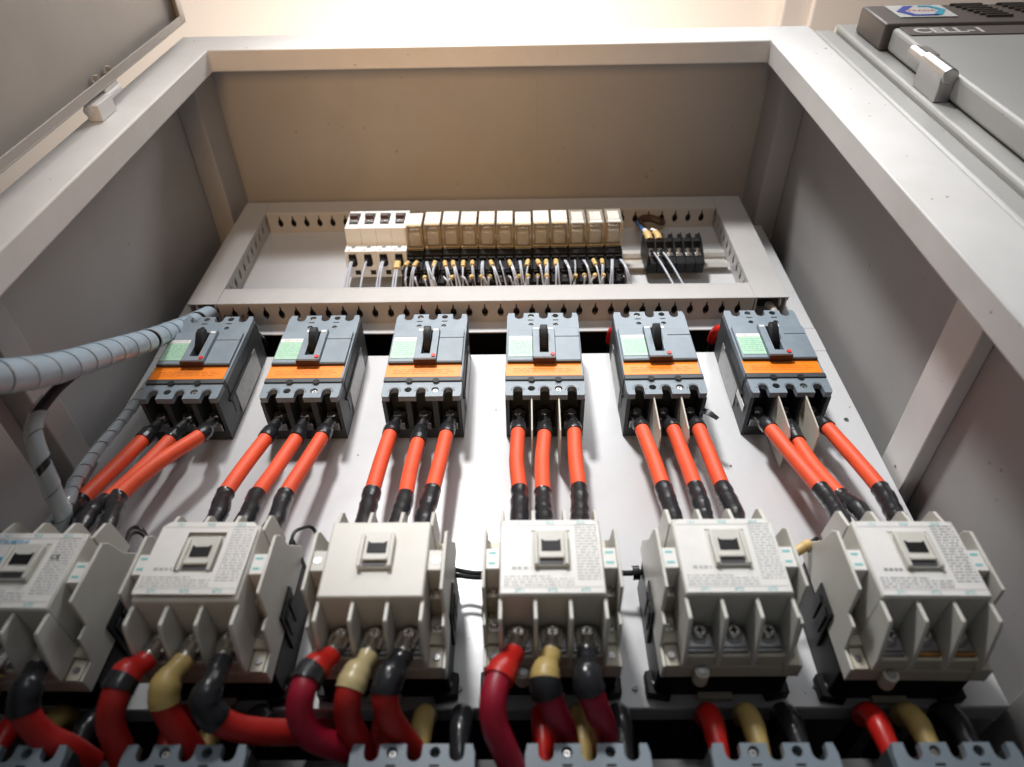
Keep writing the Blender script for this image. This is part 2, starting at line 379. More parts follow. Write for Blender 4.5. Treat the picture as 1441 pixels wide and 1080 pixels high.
def bundle(label, pts):  # dark fill added so that the trunking slots look dark inside
    t = thing('dark_wire_fill', label, 'wires', (0, 0, 0), 'wire bundles added to darken the trunking slots'); pts = spline(pts, 3)
    B().tube(pts, 9, n=10).build('insulation', WIREB, t)
bundle('dark bundle of wires added to darken the trunking below the relays', [(-362, -13, 206), (-100, -12, 205), (100, -13, 206), (250, -12, 205)])
bundle('dark bundle of wires added to darken the trunking above the relays', [(-362, -13, 424), (-100, -12, 423), (100, -13, 424), (250, -12, 423)])
bundle('dark bundle of wires added to darken the upright trunking beside the mini breakers', [(-384, -13, 196), (-384, -12, 300), (-384, -13, 430)])
bundle('dark bundle of wires added to darken the upright trunking beside the terminal strip', [(275, -13, 210), (275, -12, 300), (275, -13, 430)])
# ---------------------------------------------------------------- DIN rail
t = thing('din_rail', 'bright steel mounting rail behind the relays and black terminal strip', 'rail')
B().prism([(-.3,299),(-.3,325),(-8,325),(-8,333),(-9.2,333),(-9.2,324),(-1.6,324),(-1.6,300),(-9.2,300),(-9.2,291),(-8,291),(-8,299)], -231, 254, 'x').build('profile', RAIL, t)

# ---------------------------------------------------------------- miniature breakers
def mcb(x, label):
    t = thing('miniature_breaker', label, 'breaker', (x, 0, 0), 'white mini breakers beside the relays')
    h = 9.6
    B().prism([(-9.3,276),(-44,281),(-44,299),(-65,301),(-65,345.5),(-46,347),(-44,366),(-9.3,368)], -h, h, 'x').build('body', MCBW, t, bevel=.7)
    B().box(-5.6, 5.6, -65.3, -65.05, 311, 339).build('toggle_window', INK, t)
    tg = B(); tg.prism([(-65.35,318),(-72,320),(-73,325),(-65.35,337)], -5.2, 5.2, 'x'); tg.build('toggle', BROWN, t, bevel=.6)
    B().box(-5.2, 5.2, -68.6, -65.4, 313.5, 317.6).build('toggle_lip', DULL, t, bevel=.3)
    b = B(); b.cyl((0,-44.05,291), (0,-44.4,291), 2.8, n=12); b.build('screw_hole', DULL, t)
    b = B(); b.prism([(-4.4,-41),(4.4,-41),(5.2,-27),(2.5,-24),(-2.5,-24),(-5.2,-27)], 277.6, 279.2, 'z'); o = b.build('terminal_opening', BLACK, t)
    B().box(-6, -2.6, -44.3, -44.02, 283.2, 284.6).build('print_mark', INK, t)
    B().box(1.2, 7.6, -19, -13.5, 275.6, 277.2).build('dark_clip_patch', BLACK, t)
    return t
MX = [-222.5, -203.2, -183.9, -164.6]
for i, x in enumerate(MX):
    mcb(x, ['white mini breaker at the free end of its row of four, away from the relays', 'white mini breaker second from the free end of its row',
            'white mini breaker second from the relays in its row', 'white mini breaker touching the relays, with yellow sleeved wire'][i])

# ---------------------------------------------------------------- relays, sockets, wires
RX = [-145.2+22.55*i for i in range(12)]
def relay_socket(x, label):
    t = thing('relay_socket', label, 'relay socket', (x, 0, 0), 'black sockets under the clear relays')
    B().prism([(-9.4,236),(-26,236),(-26,256),(-31,257),(-31,284),(-36,285),(-36,342),(-31,343),(-31,362),(-9.4,362)], -11, 11, 'x').build('body', BLACK, t, bevel=.5)
    for z, y, n in ((271, -31, 2), (246, -26, 2)):
        for k in range(n):
            xx = -5.3+10.6*k
            B().box(xx-4.2, xx+4.2, y-4, y-.05, z-1.5+8, z+9).build('terminal_rib', BLACK, t)
            screw(t, xx, y-.1, z, 2.4, DULL)
    return t
def relay(x, z0, label, newer, grp):
    t = thing('relay', label, 'relay', (x, -36.2, z0), grp)
    w_ = 10.3; b = B()
    b.box(-w_, w_, -34.5, -.2, 0, 35)
    b.build('clear_cover', CLEAR, t, bevel=.7)
    B().box(-7.5, 7.5, -22, -3, 5, 28).build('coil', COIL, t, bevel=2)
    B().box(-8.6, 8.6, -2.9, -1.2, 2, 33).build('base', BLACK, t)
    for s_ in (-1, 1): B().box(s_*8.2-.5, s_*8.2+.5, -29, -3.2, 6, 30).build('contact_blade', BRASS, t)
    B().box(-6.5, 6.5, -26.5, -24.5, 8, 24).build('armature', ZINC, t, bevel=.3)
    if newer:
        B().box(-7.5, 7.5, -33.9, -32.4, 3.5, 8).build('label_strip', WHITE, t)
        B().box(-7, 7, -33.6, -32.2, 10, 31).build('label', mat('pale_film', (.6, .6, .58), .3, var=.2, vscale=400), t)
    else:
        B().box(-9.4, 9.4, -34.1, -32.4, 5.5, 34).build('label', mat('aged_paper', (.72, .71, .66), .5, var=.1, vscale=300), t)
        B().box(-9, 9, -34.1, -32.9, 2.6, 5).build('label_edge', YELM, t)
    for s_ in (-1, 1): B().tube([(s_*10.2, -30, -.4), (s_*10.4, -32, -.4), (s_*10.4, -3, -.6)], .35, n=6).build('wire_clip', YELM, t)
    B().tube([(-10.6, -4, -.5), (10.6, -4, -.5)], .4, n=6).build('wire_clip', YELM, t)
    return t
ORD = ['first', 'second', 'third', 'fourth', 'fifth', 'sixth', 'seventh', 'eighth', 'ninth', 'tenth', 'eleventh', 'twelfth']
for i, x in enumerate(RX):
    relay_socket(x, 'black relay socket, %s from the white mini breakers' % ORD[i])
    zz = 296 + random.choice((0, 0, -2.5, 1))
    relay(x, zz, 'clear relay with bare top, %s from the black terminal strip' % ORD[11-i] if i > 8 else 'yellowed clear relay with white paper label, %s from the mini breakers' % ORD[i], i > 8,
          'three newer clear relays' if i > 8 else 'nine yellowed clear relays')
def wire(name, label, pts, r, m, group, sleeve=None, boot=True, sl_m=None, cat='wire'):
    t = thing(name, label, cat, (0, 0, 0), group); path = spline(pts, 7)
    B().tube(path, r, n=8).build('insulation', m, t)
    if boot: B().tube(cut(path, 0, .16), [r*1.9]*len(cut(path, 0, .16)), n=8).build('boot', BLKSL, t)
    if sleeve:
        c = cut(path, *sleeve); B().tube(c, r*2.5, n=10).build('marker_sleeve', sl_m or YELM, t)
    return t
for i, x in enumerate(RX):
    for row, (z, y) in enumerate(((270, -33.5), (245, -28.5))):
        for k in range(2):
            if row and random.random() < .12: continue
            x0 = x-5.3+10.6*k+random.uniform(-.5, .5)
            dx = random.uniform(-9, 9)
            for twin in range(2 if (row == 0 and random.random() < .92) else 1):
                d2 = dx+twin*random.uniform(2, 4.5)
                sl = (.17, .36) if random.random() < (.62 if row == 0 else .5) else None
                ztop = z-3; yb = y-5
                wire('control_wire', 'thin grey control wire dropping from a relay socket into the trunking',
                     [(x0+twin*1.1, y-1.5, ztop), (x0+twin*1.5, yb-3, ztop-10), (x0+d2*.5, yb-1-random.uniform(0, 4), (ztop-10+222)/2-2), (x0+d2, -24, 224), (x0+d2*1.05, -17, 214)],
                     random.uniform(1.0, 1.25), random.choice((WIREG, WIREG, WIREG, WIREG, WIREB)), 'control wires under the relays', sl if twin == 0 else None, boot=twin == 0)
for x in MX:
    lastm = x == MX[-1]
    for k in range(2 if x != MX[1] else 1):
        wire('control_wire', 'grey wire with yellow sleeves leaving the white mini breaker next to the relays' if lastm else 'plain grey wire leaving a white mini breaker downwards',
             [(x+k*2-1, -34, 281), (x+k*2-1, -36, 268), (x+k*3-2, -33, 245), (x+k*3-3, -24, 224), (x-3, -17, 214)], 1.3, WIREG,
             'wires of the mini breakers' if not lastm else 'sleeved wires of the last mini breaker', (.2, .38) if lastm else None)
# ---------------------------------------------------------------- terminal strip
t = thing('terminal_strip', 'black six way screw terminal strip clipped on the rail', 'terminal strip', (146, 0, 0))
for i in range(6):
    x = 5.9+i*11.7
    md = B().prism([(-9.4,276),(-24,274),(-27,279),(-27,306),(-36,309),(-36,318),(-30,320),(-9.4,322)], x-5.7, x+5.2, 'x').build('terminal_module', BLACK, t, bevel=.4)
    B().prism([(-12,277),(-25,275),(-33,290),(-40,306),(-40,324),(-12,324)], x+4.3, x+5.5, 'x').build('partition', BLACK, md)
    B().prism([(-38,324),(-30,337),(-26,337),(-20,324)], x+4.3, x+5.5, 'x').build('partition_tip', BLACK, md)
    B().box(x-4.6, x+3.6, -28.6, -27.05, 287, 304).build('clamp_plate', ZINC, md, bevel=.3)
    screw(md, x-.4, -28.6, 298, 3.7, ZINC, h=2.6)
B().box(-2, 0, -37, -9.4, 274, 326).build('end_plate', BLACK, t, bevel=.5)
for i in range(2):
    x = 152+i*11.7
    wire('control_wire', 'grey wire curving from the black terminal strip into the trunking', [(x-.5, -30, 294), (x, -36, 284), (x+7, -34, 258), (x+17, -25, 228), (x+22, -17, 214)], 1.2, WIREG, 'wires under the terminal strip')
    wire('supply_wire', ('blue' if i == 0 else 'brown')+' supply wire with yellow lug on top of the terminal strip', [(x, -33, 312), (x-1, -36, 324), (x-4-4*i, -30, 352), (x-6-6*i, -22, 383), (x-2-8*i, -12, 404), (x-2-8*i, -8, 412)], 2.0, WIREBLUE if i == 0 else WIREBR, None, (.04, .18), boot=False)
    tt = wire('wire_sleeve', 'pale sleeve over the yellow lug of the %s supply wire' % ('blue' if i == 0 else 'brown'), [(x-.8, -36, 330), (x-1.8, -34.4, 337), (x-2.6-2*i, -32.4, 344)], 3.1, WHITE, None, boot=False, cat='sleeve')
wire('supply_cable', 'thick brown cable poking through the trunking above the terminal strip', [(150, -14, 396), (158, -16, 405), (170, -15, 407), (181, -12, 404), (186, -6, 412)], 5.5, WIREBR, None, boot=False, cat='cable')
# ---------------------------------------------------------------- moulded case breakers
def notch_poly():
    p = [(-37.5, 98), (37.5, 98), (37.5, 124), (36, 130)]
    for cx in (26.6, 1, -24.8):
        p += [(cx+4.9, 130)] + [(cx+4.7*math.cos(a), 124.5+4.7*math.sin(a)) for a in [-math.pi*k/8 for k in range(9)]] + [(cx-4.9, 130)]
    return p + [(-36, 130), (-37.5, 124)]
def arch_poly():
    p = [(37.5, 20), (-37.5, 20), (-37.5, 3), (-36.3, 0)]
    for cx in (-25.6, -.3, 25.3):
        p += [(cx-4.5, 0)] + [(cx+4.5*math.cos(a), 7.5+4.7*math.sin(a)) for a in [math.pi-math.pi*k/10 for k in range(11)]] + [(cx+4.5, 0)]
    return p + [(36.3, 0), (37.5, 3)]
def breaker(label, loc):
    t = thing('circuit_breaker', label, 'circuit breaker', loc)
    b = B()
    b.box(-37.4, 37.4, -54, -.2, 24, 104)
    b.box(-37.4, 37.4, -13, -.2, .5, 24.1); b.box(-37.4, 37.4, -13, -.2, 103.9, 129.5)
    for x0, x1 in ((-37.4, -33.6), (-15.4, -10), (10, 15.4), (33.6, 37.4)):
        b.box(x0, x1, -49.8, -12.9, .3, 24.1); b.box(x0, x1, -49.8, -12.9, 103.9, 129.3)
    for s_ in (-1, 1): b.box(s_*37.3, s_*38.0, -50, -14, 26, 100)
    b.build('case', BRKD, t, bevel=.6)
    fr = B().prism(arch_poly(), -50, -56, 'y', holes=[circ(-12.8, 9.6, 3.5), circ(12.8, 9.6, 3.5)]).build('terminal_cover', BRK, t)
    for cx in (-25.6, -.3, 25.3):
        B().tube([(cx+5.9*math.cos(a), -56, 7.5+6*math.sin(a)) for a in [math.pi*k/10 for k in range(11)]], .55, n=6).build('arch_rim', BRK, fr)
    B().prism(notch_poly(), -50, -56, 'y', holes=[circ(-12.3, 125.2, 3.3), circ(13.6, 125.2, 3.3), circ(-12.4, 109.6, 2.7), circ(13.4, 109.6, 2.7)]).build('terminal_cover', BRK, t)
    for x in (-12.4, 13.6):
        B().box(x-3, x+3, -56.1, -56.02, 116.6, 118.2).build('slot_mark', BLACK, t)
        screw(t, x, -53, 109.6, 2.5, DULL)
    B().box(-37.5, 37.5, -57.5, -50, 20.4, 26.3).build('edge_strip', BRKD, t, bevel=.5)
    for x in (-12.8, 12.8):
        b = B(); b.cyl((x, -57.55, 20.8), (x, -58.0, 20.8), 3.2, n=16); b.build('screw_hole', BLACK, t)
    screw(t, 12.8, -53, 9.4, 3.0, ZINC); screw(t, -12.3, -52.5, 125, 2.6, ZINC)
    B().box(-37.5, 37.5, -56.6, -50, 26.4, 98).build('front_cover', BRK, t, bevel=.5)
    ol = B().box(-37, 35.4, -57.1, -56.65, 26.8, 45).build('orange_label', ORANGE, t)
    text('lettering', 'ATTENTION', 4.2, INK, ol, (0, -57.2, 41.8), width=20)
    b = B()
    for i in range(3):
        x = -30
        while x < 26:
            l = random.uniform(3, 9); b.box(x, x+l, -57.22, -57.16, 36.8-i*2.6, 37.3-i*2.6); x += l+random.uniform(1, 3)
    b.build('small_print', mat('orange_print', (.55, .12, .008), .5), ol)
    B().box(-36, -11, -60.2, -56.65, 46.6, 97).build('cover_panel', BRK, t, bevel=.5)
    B().box(11.2, 36, -60.2, -56.65, 46.6, 83.7).build('cover_panel', BRK, t, bevel=.5)
    B().box(11.2, 36, -60.2, -56.65, 84.4, 97).build('cover_panel', BRK, t, bevel=.5)
    B().box(-36, 36, -59.8, -56.7, 45.2, 46.5).build('dark_strip', BRKD, t)  # dark plastic strip along the foot of the cover panels
    gl = B().box(-34.8, -11.4, -60.6, -60.22, 51.5, 84).build('rating_label', GREEN, t)
    B().box(-34.6, -11.6, -60.8, -60.62, 78.8, 83.8).build('label_band', WHITE, gl)
    b = B()
    for i in range(7):
        x = -33
        while x < -14:
            l = random.uniform(1.5, 6); b.box(x, min(x+l, -12.5), -60.72, -60.63, 75-i*3.1, 76.1-i*3.1); x += l+random.uniform(.8, 2)
    b.build('small_print', mat('green_print', (.26, .50, .35), .5), gl)
    text('lettering', 'EZC100', 3.6, PALEINK, gl, (-23, -60.85, 81.2), width=15)
    su = B().prism(rect(-10.7, 11, 46.8, 96), -58, -64.2, 'y', holes=[rect(-4.3, 4.7, 53.4, 91.4)]).build('toggle_frame', BRK, t)
    B().box(-4.25, 4.65, -57.6, -56.7, 53.5, 91.3).build('toggle_slot', BLACK, su)
    B().box(-10.9, 11.2, -64.6, -57.6, 43.6, 46.7).build('toggle_frame_foot', BROWN, su, bevel=.5)
    for s_ in (-1, 1): B().box(s_*7.4-2.4, s_*7.4+2.4, -64.5, -64.25, 90.5, 93.2).build('print_mark', WHITE, su)
    tg = B(); tg.prism([(-57.7, 64), (-64, 66), (-74, 78), (-74.5, 85), (-72, 88), (-57.7, 89)], -3.4, 3.8, 'x'); tg.build('toggle', BLACK, t, bevel=.9)
    b = B(); b.cyl((8.4, -64.25, 50.4), (8.4, -65.2, 50.4), 2.2, n=16); b.build('trip_button', RED, t)
    for x in (-25.6, -.3, 25.3):
        lg_ = B(); lg_.box(x-7, x+7, -22, -13.1, -1, 16); lg_.build('terminal_plate', DULL, t, bevel=.5)
        bo = B(); bo.cyl((x, -22, 4.5), (x, -25, 4.5), 5.6, n=18); bo.cyl((x, -25, 4.5), (x, -31, 4.5), 4.6, n=6); bo.build('terminal_bolt', ZINC, t, bevel=.3)
        lg_ = B(); lg_.box(x-7, x+7, -22, -13.1, 114, 131); lg_.build('terminal_plate', DULL, t, bevel=.5)
    return t
BX = [-336.9, -222.7, -107.8, 8.64, 122.6, 238.0]
ordw = ['first', 'second', 'third', 'fourth', 'fifth', 'sixth']
BL = ['grey moulded breaker with orange label, directly beside the thick spiral harness',
      'grey moulded breaker, second from the spiral harness in the row under the trunking',
      'grey moulded breaker, third from the spiral harness in the row under the trunking',
      'grey moulded breaker with beige barriers, fourth from the spiral harness under the trunking',
      'grey moulded breaker with beige barriers, fifth from the spiral harness under the trunking',
      'grey moulded breaker with beige barriers, sixth and farthest from the spiral harness']
br0 = breaker(BL[0], (BX[0], 0, 0)); br0['group'] = 'breakers in the row under the trunking'
BRS = [br0] + [dup(br0, (BX[i], 0, 0), BL[i], rot=math.radians((0, 0, 0, .4, -.3, .3)[i])) for i in range(1, 6)]
BBX = [-329, -219, -81, 24.2, 135.6, 243]
for i, x in enumerate(BBX):
    o = dup(br0, (x, 0, -442.3), '%s grey breaker from the harness in the bottom row, only its notched top showing' % ordw[i])
    o['group'] = 'bottom row of breakers'
for i in range(3):               # side sticker plates
    B().prism([(-33, 36), (-33, 104), (-4, 104), (-4, 36)], 38.1, 38.6, 'x').build('side_sticker', mat('silver_sticker', (.33, .33, .33), .3, var=.25, vscale=160), BRS[i])
    B().box(37.6, 39.2, -36.5, -33.3, 20, 92).build('side_rib', BLACK, BRS[i])
for i in (4, 5):
    B().prism([(-33, 36), (-33, 104), (-4, 104), (-4, 36)], -38.6, -38.1, 'x').build('side_sticker', mat('silver_sticker', (.33, .33, .33)), BRS[i])
    B().box(-39.2, -37.6, -36.5, -33.3, 20, 92).build('side_rib', BLACK, BRS[i])
B().box(-38.8, -38.3, -32, -24, 8, 34).build('white_tag', WHITE, BRS[5])
for i in (3, 4, 5):
    for x in (-12.7, 12.7):
        B().prism([(-53, 1), (-53, -1), (-50, -40), (-44, -46), (-4, -46), (-4, 2), (-12, 2)], x-.7, x+.7, 'x').build('phase_barrier', BARR, BRS[i], bevel=.2)
# ---------------------------------------------------------------- contactors
def lines(b, x0, x1, z, y, h=.75, lo=1, hi=5):
    x = x0
    while x < x1:
        l = random.uniform(lo, hi); b.box(x, min(x+l, x1), y, y-.08, z, z+h); x += l+random.uniform(.6, 1.5)
def contactor(label, loc, style):
    """style: 0 printed, 1 bare ivory face, 2 loose label, 3 glossy label; origin centre on the plate"""
    t = thing('contactor', label, 'contactor', loc, 'contactors in one row')
    b = B(); b.box(-45, 45, -40, -.2, -43.5, 43.5); b.build('base', BLACK, t, bevel=1)
    for s_ in (-1, 1):
        q = B(); q.prism([(s_*34,-49), (s_*50,-46), (s_*50,-30), (s_*40,-27), (s_*30,-36)], -9, -.3, 'y'); q.build('mounting_ear', BLACK, t, bevel=1)
        screw(t, s_*43, -9, -39, 3.2, ZINC)
        b = B(); b.box(s_*44.5, s_*47.2, -60, -18, -14, 12); b.box(s_*46, s_*48.2, -52, -30, -10, -2); b.box(s_*46, s_*48.2, -52, -30, 1, 8); b.build('side_clip', BLACK, t, bevel=.6)
    b = B(); b.box(-44.5, 44.5, -54, -40.2, -50, 50); b.box(-33.5, 33.5, -67, -53.9, -49.5, 49.5); b.build('housing', IVORYD, t, bevel=.8)
    hd = B().box(-34, 34, -107.6, -67.1, -29.5, 29.5).build('head', IVORY, t, bevel=1.3)
    for x in (-33.2, -11.1, 11.1, 33.2):
        o = B(); o.prism([(-104, -29.7), (-104.5, -44), (-102, -46), (-72, -53), (-60, -53), (-60, -29.7)], x-1.2, x+1.2, 'x'); o.build('barrier', IVORY, t, bevel=.4)
        o = B(); o.prism([(-102, 29.7), (-97, 46), (-93, 49), (-86, 50), (-62, 53), (-60, 53), (-60, 29.7)], x-1.2, x+1.2, 'x'); o.build('barrier', IVORY, t, bevel=.4)
    for s_ in (-1, 1):
        wl = B(); wl.prism([(-106, 22), (-106, -23), (-80, -24), (-80, -34), (-57, -37), (-57, -51), (-42, -51), (-42, 51), (-54, 51), (-80, 33), (-100, 27)], s_*43.4, s_*45.6, 'x'); wl.build('side_wall', IVORY, t, bevel=.5)
        B().box(s_*34.1, s_*43.3, -104.6, -76, -8, 8).build('label_tab', WHITE if style != 1 else IVORY, t, bevel=.6)
        if style != 1:
            b = B()
            for z in (3.6, -4.4): lines(b, min(s_*36, s_*41.5), max(s_*36, s_*41.5), z, -104.7, h=1.6, lo=4, hi=6)
            b.build('tab_print', TEAL, t)
        else:
            b = B(); b.cyl((s_*39.5, -104.65, 0), (s_*39.5, -105, 0), 2.6, n=14); b.build('tab_hole', DULL, t)
        b = B(); b.box(s_*34.1, s_*43.3, -80, -57.1, -14, 9); b.box(s_*34.1, s_*43.3, -61, -57.1, -36, -14.1); b.build('auxiliary_block', IVORYD, t, bevel=.4)
        for y, z in ((-80, -9.4), (-61, -24)):
            B().box(s_*35.2, s_*42.4, y-1.4, y-.1, z-5, z+4).build('terminal_plate', ZINC, t, bevel=.3)
            screw(t, s_*38.8, y-1.4, z, 3.0, ZINC, h=2.2)
        B().box(s_*34.2, s_*43.2, -58, -44, -51, -36.4).build('foot', IVORYD, t, bevel=.5)
        b = B(); b.cyl((s_*39.2, -58.1, -44), (s_*39.2, -59.2, -44), 2.3, n=12); b.build('foot_screw', DULL, t)
    b = B(); b.box(-10.6, 10.6, -110.4, -107.7, -9.6, 18.5); wb = b.build('position_window', IVORY, t, bevel=.6)
    for s_ in (-1, 1): B().box(s_*8.6, s_*11.4, -112.6, -107.8, -9.8, 16).build('clip_rail', IVORY, wb, bevel=.7)
    B().prism([(-6.4, 2), (6.4, 2), (6.4, 11), (4.2, 9.4), (-4.2, 9.4), (-6.4, 11)], -110.6, -111.2, 'y').build('indicator', BLACK, wb)
    B().box(-8, 8, -113, -110.5, -5.2, -2.2).build('clip_bar', IVORY, wb, bevel=.6)
    B().box(-8, 8, -110.9, -110.5, -8.6, -5.4).build('dark_clip_patch', INK, wb)  # dark patch painted as the shaded underside of the clip bar
    if style != 1:
        lm = {0: WHITE, 2: WHITE, 3: GLOSSY}[style]
        ch = 4
        poly = [(-33, -28.4), (33, -28.4), (33, 28.6-ch), (33-ch, 28.6), (-33+ch, 28.6), (-33, 28.6-ch)]
        y0, y1 = (-107.75, -108.15)
        lb = B().prism(poly, y0, y1, 'y', holes=[rect(-13.2, 13.2, -12, 20)]).build('face_label', lm, t)
        if style == 2: lb.rotation_euler = (math.radians(-1.0), math.radians(.6), 0); lb.location = (0, -.0025, 0)
        yy = -108.25
        b = B()
        for i in range(20): lines(b, 16.5, 31.5, 24-i*2.25, yy, h=.8)
        for i in range(4): lines(b, -31, 14 if i else 0, -16.5-i*2.1, yy, h=.7)
        lines(b, -26, -14, -11, yy, h=2.2, lo=2, hi=3)
        b.build('small_print', mat('grey_ink', (.25, .26, .27), .5) if style == 3 else mat('faint_ink', (.44, .45, .45), .5), lb)
        b = B(); b.box(-32, 32, yy, yy-.05, -24.4, -24.1); b.box(-32, 32, yy, yy-.05, 24.0, 24.3); b.build('print_rule', PALEINK, lb)
        for k, (u, d) in enumerate((('1/L1', '2/T1'), ('3/L2', '4/T2'), ('5/L3', '6/T3'))):
            text('lettering', u, 3.2, TEAL, lb, (-21+21*k, yy, 26.3)); text('lettering', d, 3.2, TEAL, lb, (-21+21*k, yy, -26.4))
    for k, x in enumerate((-22.2, 0, 22.2)):
        m = BRASS if (style == 3 and k) else DULL
        B().box(x-8.8, x+8.8, -70, -67.1, -47.5, -30).build('main_terminal', m if k else DULL, t, bevel=.4)
        b = B(); b.box(x-7.6, x+7.6, -71.6, -70.05, -45.5, -30.8); b.cyl((x, -71.6, -37), (x, -72.6, -37), 6.2, n=18); b.build('washer', DULL, t, bevel=.4)
        screw(t, x, -72.6, -37, 4.9, ZINC, h=5.2)
        B().box(x-8.8, x+8.8, -70, -67.1, 30.5, 47).build('main_terminal', DULL, t, bevel=.4)
    q = B(); q.cyl((-20, -55, -53), (-20, -42, -53), 5.0, n=16); q.build('screw_boss', IVORYD, t, bevel=.6)
    q = B(); q.cyl((-20, -55.1, -53), (-20, -56, -53), 3.2, n=12); q.build('boss_screw', DULL, t)
    q = B(); q.box(-14, 10, -6, -1, -48.6, -43.6); q.build('coil_tab', IVORYD, t, bevel=.5)
    return t
CX = [(-346, -221.5), (-227.9, -216.5), (-110.5, -214.3), (5.3, -213.6), (122.7, -213.7), (244.4, -217)]
CL = [('ivory contactor with maker print and CE mark, nearest the thick spiral harness', 0), ('ivory contactor with its paper label peeling loose, second from the spiral harness', 2),
      ('ivory contactor with a plain unprinted face between two labelled ones', 1), ('ivory contactor with red, yellow and black sleeved cables, fourth from the spiral harness', 0),
      ('ivory contactor with empty lower terminals, beside the end one', 0), ('ivory contactor with glossy printed label at the end of the row by the side wall', 3)]
CONS = [contactor(CL[i][0], (CX[i][0], -.1, CX[i][1]), CL[i][1]) for i in range(6)]
CONS[0].rotation_euler = (0, math.radians(.8), 0); CONS[5].rotation_euler = (0, math.radians(.8), 0)
text('lettering', 'MITSUBISHI', 4.4, CYAN, CONS[0], (-17, -108.3, 21), width=26)
text('lettering', 'CE', 5.5, INK, CONS[0], (20.5, -108.5, 9))
B().box(-32, -15, -108.3, -108.2, -1, 9).build('blue_patch', CYAN, CONS[0])
# ---------------------------------------------------------------- power cables breaker -> contactor
def ring_lug(t, p, tip, m=ZINC, w_=6.5, y=None):
    """flat tongue at p, barrel towards tip"""
    p = Vector(p); d = (Vector(tip)-p).normalized()
    b = B(); b.cyl(p+d*4, p+d*20, 4.6, 5.6, n=14); b.build('lug_barrel', m, t)
    q = B(); s_ = d.cross(Vector((0, 1, 0))).normalized(); nrm = s_.cross(d).normalized()*1.2
    c = [p-d*5+s_*w_*.6, p-d*5-s_*w_*.6, p+s_*-w_, p+d*9-s_*w_*.8, p+d*9+s_*w_*.8, p+s_*w_]
    q.add([v-nrm for v in c]+[v+nrm for v in c], [tuple(range(6)), tuple(range(11, 5, -1))]+[(i, (i+1) % 6, (i+1) % 6+6, i+6) for i in range(6)])
    q.build('lug_tongue', m, t, bevel=.3)
PIX = [ # per breaker, three cables: red begins, (mid), red ends, black ends
 [((201,619),(155,665),(112,706),(98,722)), ((240,619),(200,660),(148,706),(128,722)), ((282,613),(222,652),(166,700),(160,722))],
 [((374,617),(345,655),(316,697),(308,722)), ((417,617),(388,660),(361,698),(350,724)), ((453,615),(428,655),(401,698),(388,735))],
 [((549,611),(536,650),(523,695),(515,728)), ((588,622),(578,660),(570,700),(561,730)), ((628,612),(619,650),(608,692),(598,728))],
 [((729,608),(727,650),(731,692),(731,728)), ((766,611),(763,650),(764,696),(766,728)), ((808,608),(810,648),(815,689),(816,728))],
 [((903,604),(918,642),(934,688),(946,724)), ((947,604),(962,642),(979,688),(990,724)), ((983,603),(999,642),(1017,687),(1033,722))],
 [((1084,604),(1118,645),(1156,690),(1178,722)), ((1122,622),(1148,660),(1184,700),(1210,720)), ((1164,602),(1200,642),(1240,690),(1258,722))]]
for i in range(6):
    for k in range(3):
        a, mi, e, f = PIX[i][k]
        p0 = Vector((BX[i]+(-25.6, -.3, 25.3)[k], -27, -1)); p5 = Vector((CX[i][0]+(-22.2, 0, 22.2)[k], -72, CX[i][1]+40))
        y1 = (-36, -33, -36)[k] if i else (-36, -31, -42)[k]
        pa = Vector(at(*a, y1)); pts = [p0, p0.lerp(pa, .5), pa, at(*mi, y1-7), at(*e, -52), at(*f, -62), p5]
        path = spline(pts, 8)
        L = [0]
        for u, v in zip(path, path[1:]): L.append(L[-1]+(v-u).length)
        t1 = L[16]/L[-1]; t2 = L[32]/L[-1]
        t = thing('power_cable', 'orange red power cable on the %s terminal of the %s breaker from the harness' % (('harness side', 'middle', 'side wall')[k], ordw[i]), 'cable', (0, 0, 0), 'power cables between breakers and contactors')
        c = cut(path, t1-.02, t2+.02); B().tube(c, 6.6, n=16).build('jacket', ORCABLE, t)
        c = cut(path, .08, t1+.005); n = len(c); B().tube(c, [5.6+1.9*min(1, j/(n*.35)) + random.uniform(-.25, .25) for j in range(n)], n=16).build('heat_shrink', BLKSL, t)
        c = cut(path, t2-.012, .93); n = len(c); B().tube(c, [7.3+random.uniform(-.55, .55) for j in range(n)], n=16).build('heat_shrink', BLKSL, t)
        ring_lug(t, p0+Vector((0, 2, 4)), path[6], DULL); ring_lug(t, p5, path[-6], DULL)
# loose flaps of black tape on some sleeves
def flap(px, py, Y, w_, h_, ang, label):
    p = Vector(at(px, py, Y)); c, s_ = math.cos(ang), math.sin(ang); vs = []
    for j in range(5):
        for i in (-1, 1):
            u, v = i*w_/2*(1-.12*j), -j*h_/4
            vs.append(p+Vector((u*c-v*s_, -1.2*math.sin(j*1.1)-.5*j, u*s_+v*c)))
    n = len(vs); vs += [v+Vector((0, .5, 0)) for v in vs]
    fs = [(2*j, 2*j+1, 2*j+3, 2*j+2) for j in range(4)]; fs += [tuple(i+n for i in reversed(f)) for f in fs]
    for j in range(4): fs += [(2*j, 2*j+2, 2*j+2+n, 2*j+n), (2*j+1, 2*j+1+n, 2*j+3+n, 2*j+3)]
    fs += [(0, n, n+1, 1), (8, 9, 9+n, 8+n)]
    tag(B().add(vs, fs).build('tape_flap', BLKSL), label, 'tape')
flap(988, 578, -40, 9, 17, .8, 'loose black tape flap sticking out of the fifth breaker terminal')
flap(150, 712, -60, 13, 18, .9, 'loose black tape flap on the cables above the contactor by the harness')
flap(1205, 700, -60, 12, 16, -.9, 'loose black tape flap above the end contactor by the side wall')
